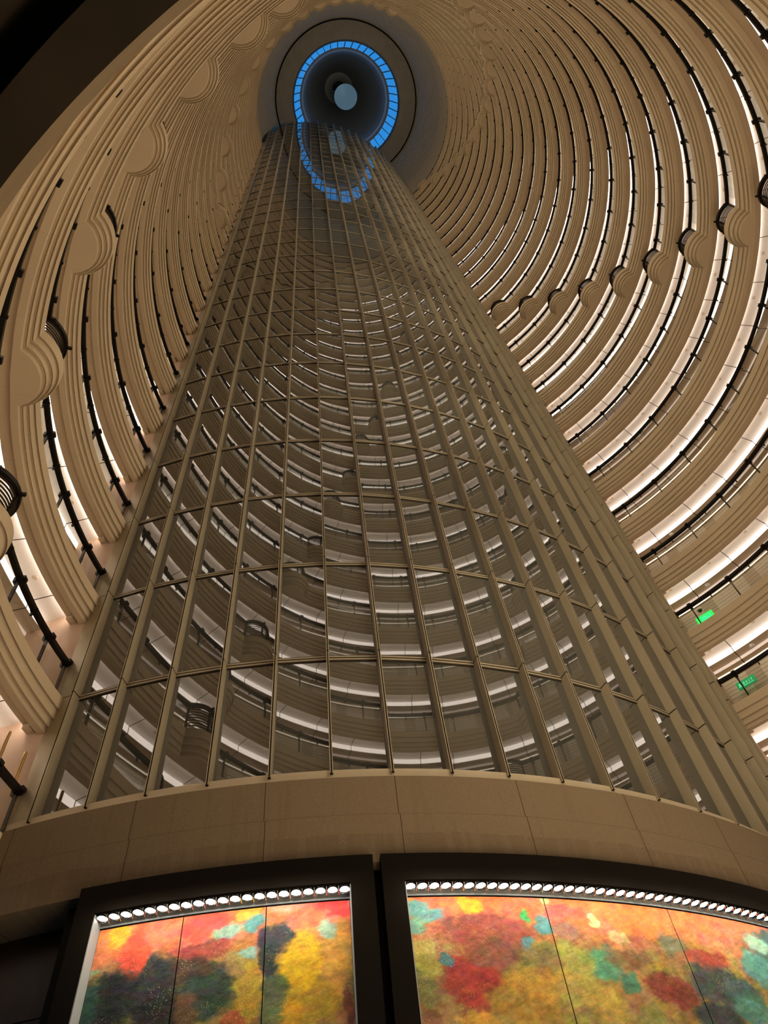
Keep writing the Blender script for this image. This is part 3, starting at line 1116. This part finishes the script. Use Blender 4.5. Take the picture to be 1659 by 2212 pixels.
mb.build('hanger_cable', M['skyframe'], disc, loc=(AC[0], AC[1], dz)).location = (0, 0, 0)

# ------------------------------------------------------------------ small fittings on the lowest galleries
def exit_sign(az, R, z, label, lit):
    root = empty('exit_sign', (*ring_xy(R, az), z), label, 'exit sign')
    er = np.array([math.cos(az), math.sin(az), 0])
    et = np.array([er[1], -er[0], 0])
    c = np.array([*ring_xy(R, az), z])
    mb = MB()
    mb.box(c, er, et, (0, 0, 1), 0.03, 0.36, 0.15)
    mb.build('sign_panel', M['green_hot'] if lit else M['green'], root)
    mb = MB()
    f = c - er * 0.034
    up = np.array([0, 0, 1.0])
    def bar(u, v, w, h):
        mb.box(f + et * u + up * v, er, et, up, 0.004, w, h)
    # running figure and two lines of lettering strokes
    bar(-0.25, 0.05, 0.018, 0.018); bar(-0.25, 0.0, 0.02, 0.035); bar(-0.28, -0.06, 0.03, 0.012); bar(-0.22, -0.06, 0.012, 0.03); bar(-0.22, 0.01, 0.03, 0.01)
    for i, ch in enumerate('EXIT'):
        u = -0.08 + i * 0.1
        if ch == 'E':
            bar(u - 0.025, 0, 0.008, 0.05); [bar(u, v, 0.028, 0.008) for v in (-0.045, 0, 0.045)]
        elif ch == 'X':
            for s in (-1, 1):
                d = et * 0.5 + up * s * 0.9
                d /= np.linalg.norm(d)
                mb.box(f + et * u, er, d, np.cross(er, d), 0.004, 0.055, 0.008)
        elif ch == 'I':
            bar(u, 0, 0.008, 0.05)
        else:
            bar(u, 0, 0.008, 0.05); bar(u, 0.045, 0.032, 0.008)
    bar(0.07, -0.095, 0.2, 0.008)
    mb.build('lettering', M['cyan_hot'] if lit else M['signtext'], root)
    return root


exit_sign(math.radians(54.33), 3.96, EYE + H * 5.916, 'brightly glowing green exit sign behind the glass balustrade, upper of the two', True)
exit_sign(math.radians(54.62), 3.96, EYE + H * 4.932, 'dull green exit sign with pale lettering, lower of the two', False)


def detector(az, R, z, label):
    mb = MB()
    x, y = ring_xy(R, az)
    mb.lathe((0, 0, 0), [(0.11, -0.012), (0.115, -0.03), (0.09, -0.045), (0.075, -0.085), (0.04, -0.11), (0.001, -0.112)], 20)
    o = mb.build('smoke_detector', M['white'], smooth=True)
    o.location = (x, y, z)
    tag(o, label, 'smoke detector')


detector(math.radians(50.73), 3.878, zf(3 - 0.200), 'small white smoke detector on the ceiling above the dull exit sign')
detector(math.radians(50.81), 3.860, zf(5 - 0.200), 'small white smoke detector on the ceiling two floors above the bright exit sign')
detector(math.radians(50.89), 3.871, zf(4 - 0.200), 'small white smoke detector on the ceiling just above the bright exit sign')

def dome_camera(az, R, z, label):
    root = empty('dome_camera', (*ring_xy(R, az), z), label, 'camera')
    c = np.array([*ring_xy(R, az), z])
    MB().lathe(c, [(0.001, 0.05), (0.12, 0.05), (0.12, 0.0), (0.09, -0.02)], 20).build('housing', M['white'], root)
    MB().lathe(c, [(0.09, -0.02), (0.082, -0.06), (0.05, -0.09), (0.001, -0.1)], 20).build('lens_dome', M['black'], root, smooth=True)


dome_camera(math.radians(54.41), 3.96, EYE + H * 6.044, 'round dark-lensed dome camera above the bright green exit sign')

# ------------------------------------------------------------------ light
def point(name, loc, power, col, rad):
    l = bpy.data.lights.new(name, 'POINT')
    l.energy, l.color, l.shadow_soft_size = power, col, rad
    o = bpy.data.objects.new(name, l)
    COL.objects.link(o)
    o.location = loc
    o.visible_glossy = False
    return o


for k, pw in ((1.5, 860), (5, 950), (9, 1050), (13, 1050), (17, 1070), (21, 1100), (25.5, 1150), (29.6, 560)):
    x, y = AC + np.array([0.25, -0.55]) * H
    point('atrium_fill', (x, y, zf(k)), pw, (1.0, 0.83, 0.57), 2.5)  # unseen fill added down the axis to light the galleries
la = bpy.data.lights.new('lobby_upfill', 'AREA')
la.shape = 'DISK'
la.size = 13.0
la.energy = 2000  # unseen fill disc added for the light rising from the lobby
la.color = (1.0, 0.78, 0.52)
lo_ = bpy.data.objects.new('lobby_upfill', la)
COL.objects.link(lo_)
lo_.location = (AC[0] + 1.5, AC[1] - 2.5, 0.3)
lo_.rotation_euler = (PI, 0, 0)
lo_.visible_glossy = False
# unseen area fills added in front of the cases to boost the downlights
for j in (2.4, 3.5, 4.6, 6.5, 7.7, 8.9, 10.1, 11.3, 12.5):
    l = bpy.data.lights.new('picture_fill', 'AREA')
    l.shape = 'RECTANGLE'
    l.size, l.size_y = 1.2, 0.08
    l.energy = 21
    l.color = (1.0, 0.95, 0.86)
    o = bpy.data.objects.new('picture_fill', l)
    COL.objects.link(o)
    a = PHI0 + DPHI * j
    er = Vector((math.cos(a), math.sin(a), 0))
    x, y = sh_xy(j, FDR + 0.12)
    o.location = (x, y, zf(-0.60))
    d = (Vector((0, 0, -1)) * 1.0 - er * 0.55).normalized()
    o.rotation_euler = d.to_track_quat('-Z', 'Y').to_euler()
    o.visible_glossy = False

w = bpy.data.worlds.new('World')
bpy.context.scene.world = w
w.use_nodes = True
bg = w.node_tree.nodes['Background']
bg.inputs[0].default_value = srgb(52, 158, 245)
bg.inputs[1].default_value = 1.9

# ------------------------------------------------------------------ camera
cam = bpy.data.cameras.new('Camera')
co_ = bpy.data.objects.new('Camera', cam)
COL.objects.link(co_)
cam.sensor_fit = 'VERTICAL'
cam.sensor_height = 36.0
cam.lens = 36.0 * 1572.4 / 2212
cam.clip_end = 1000
pitch, roll = 0.97514, -0.15745
cp, sp_ = math.cos(pitch), math.sin(pitch)
right, up, fwd = np.array([1, 0, 0.]), np.array([0, -sp_, cp]), np.array([0, cp, sp_])
cr, sr = math.cos(roll), math.sin(roll)
X = cr * right + sr * up
Y = -sr * right + cr * up
Zc = -fwd
co_.matrix_world = Matrix(((X[0], Y[0], Zc[0], 0), (X[1], Y[1], Zc[1], 0), (X[2], Y[2], Zc[2], EYE), (0, 0, 0, 1)))
sc = bpy.context.scene
sc.camera = co_
sc.view_settings.view_transform = 'Standard'
sc.view_settings.look = 'None'
sc.cycles.use_denoising = True
sc.cycles.use_light_tree = False
sc.cycles.use_adaptive_sampling = True
sc.cycles.adaptive_threshold = 0.05
sc.cycles.adaptive_min_samples = 16
sc.cycles.max_bounces = 6
sc.cycles.diffuse_bounces = 3
sc.cycles.glossy_bounces = 3
sc.cycles.transparent_max_bounces = 16
sc.cycles.sample_clamp_indirect = 6.0
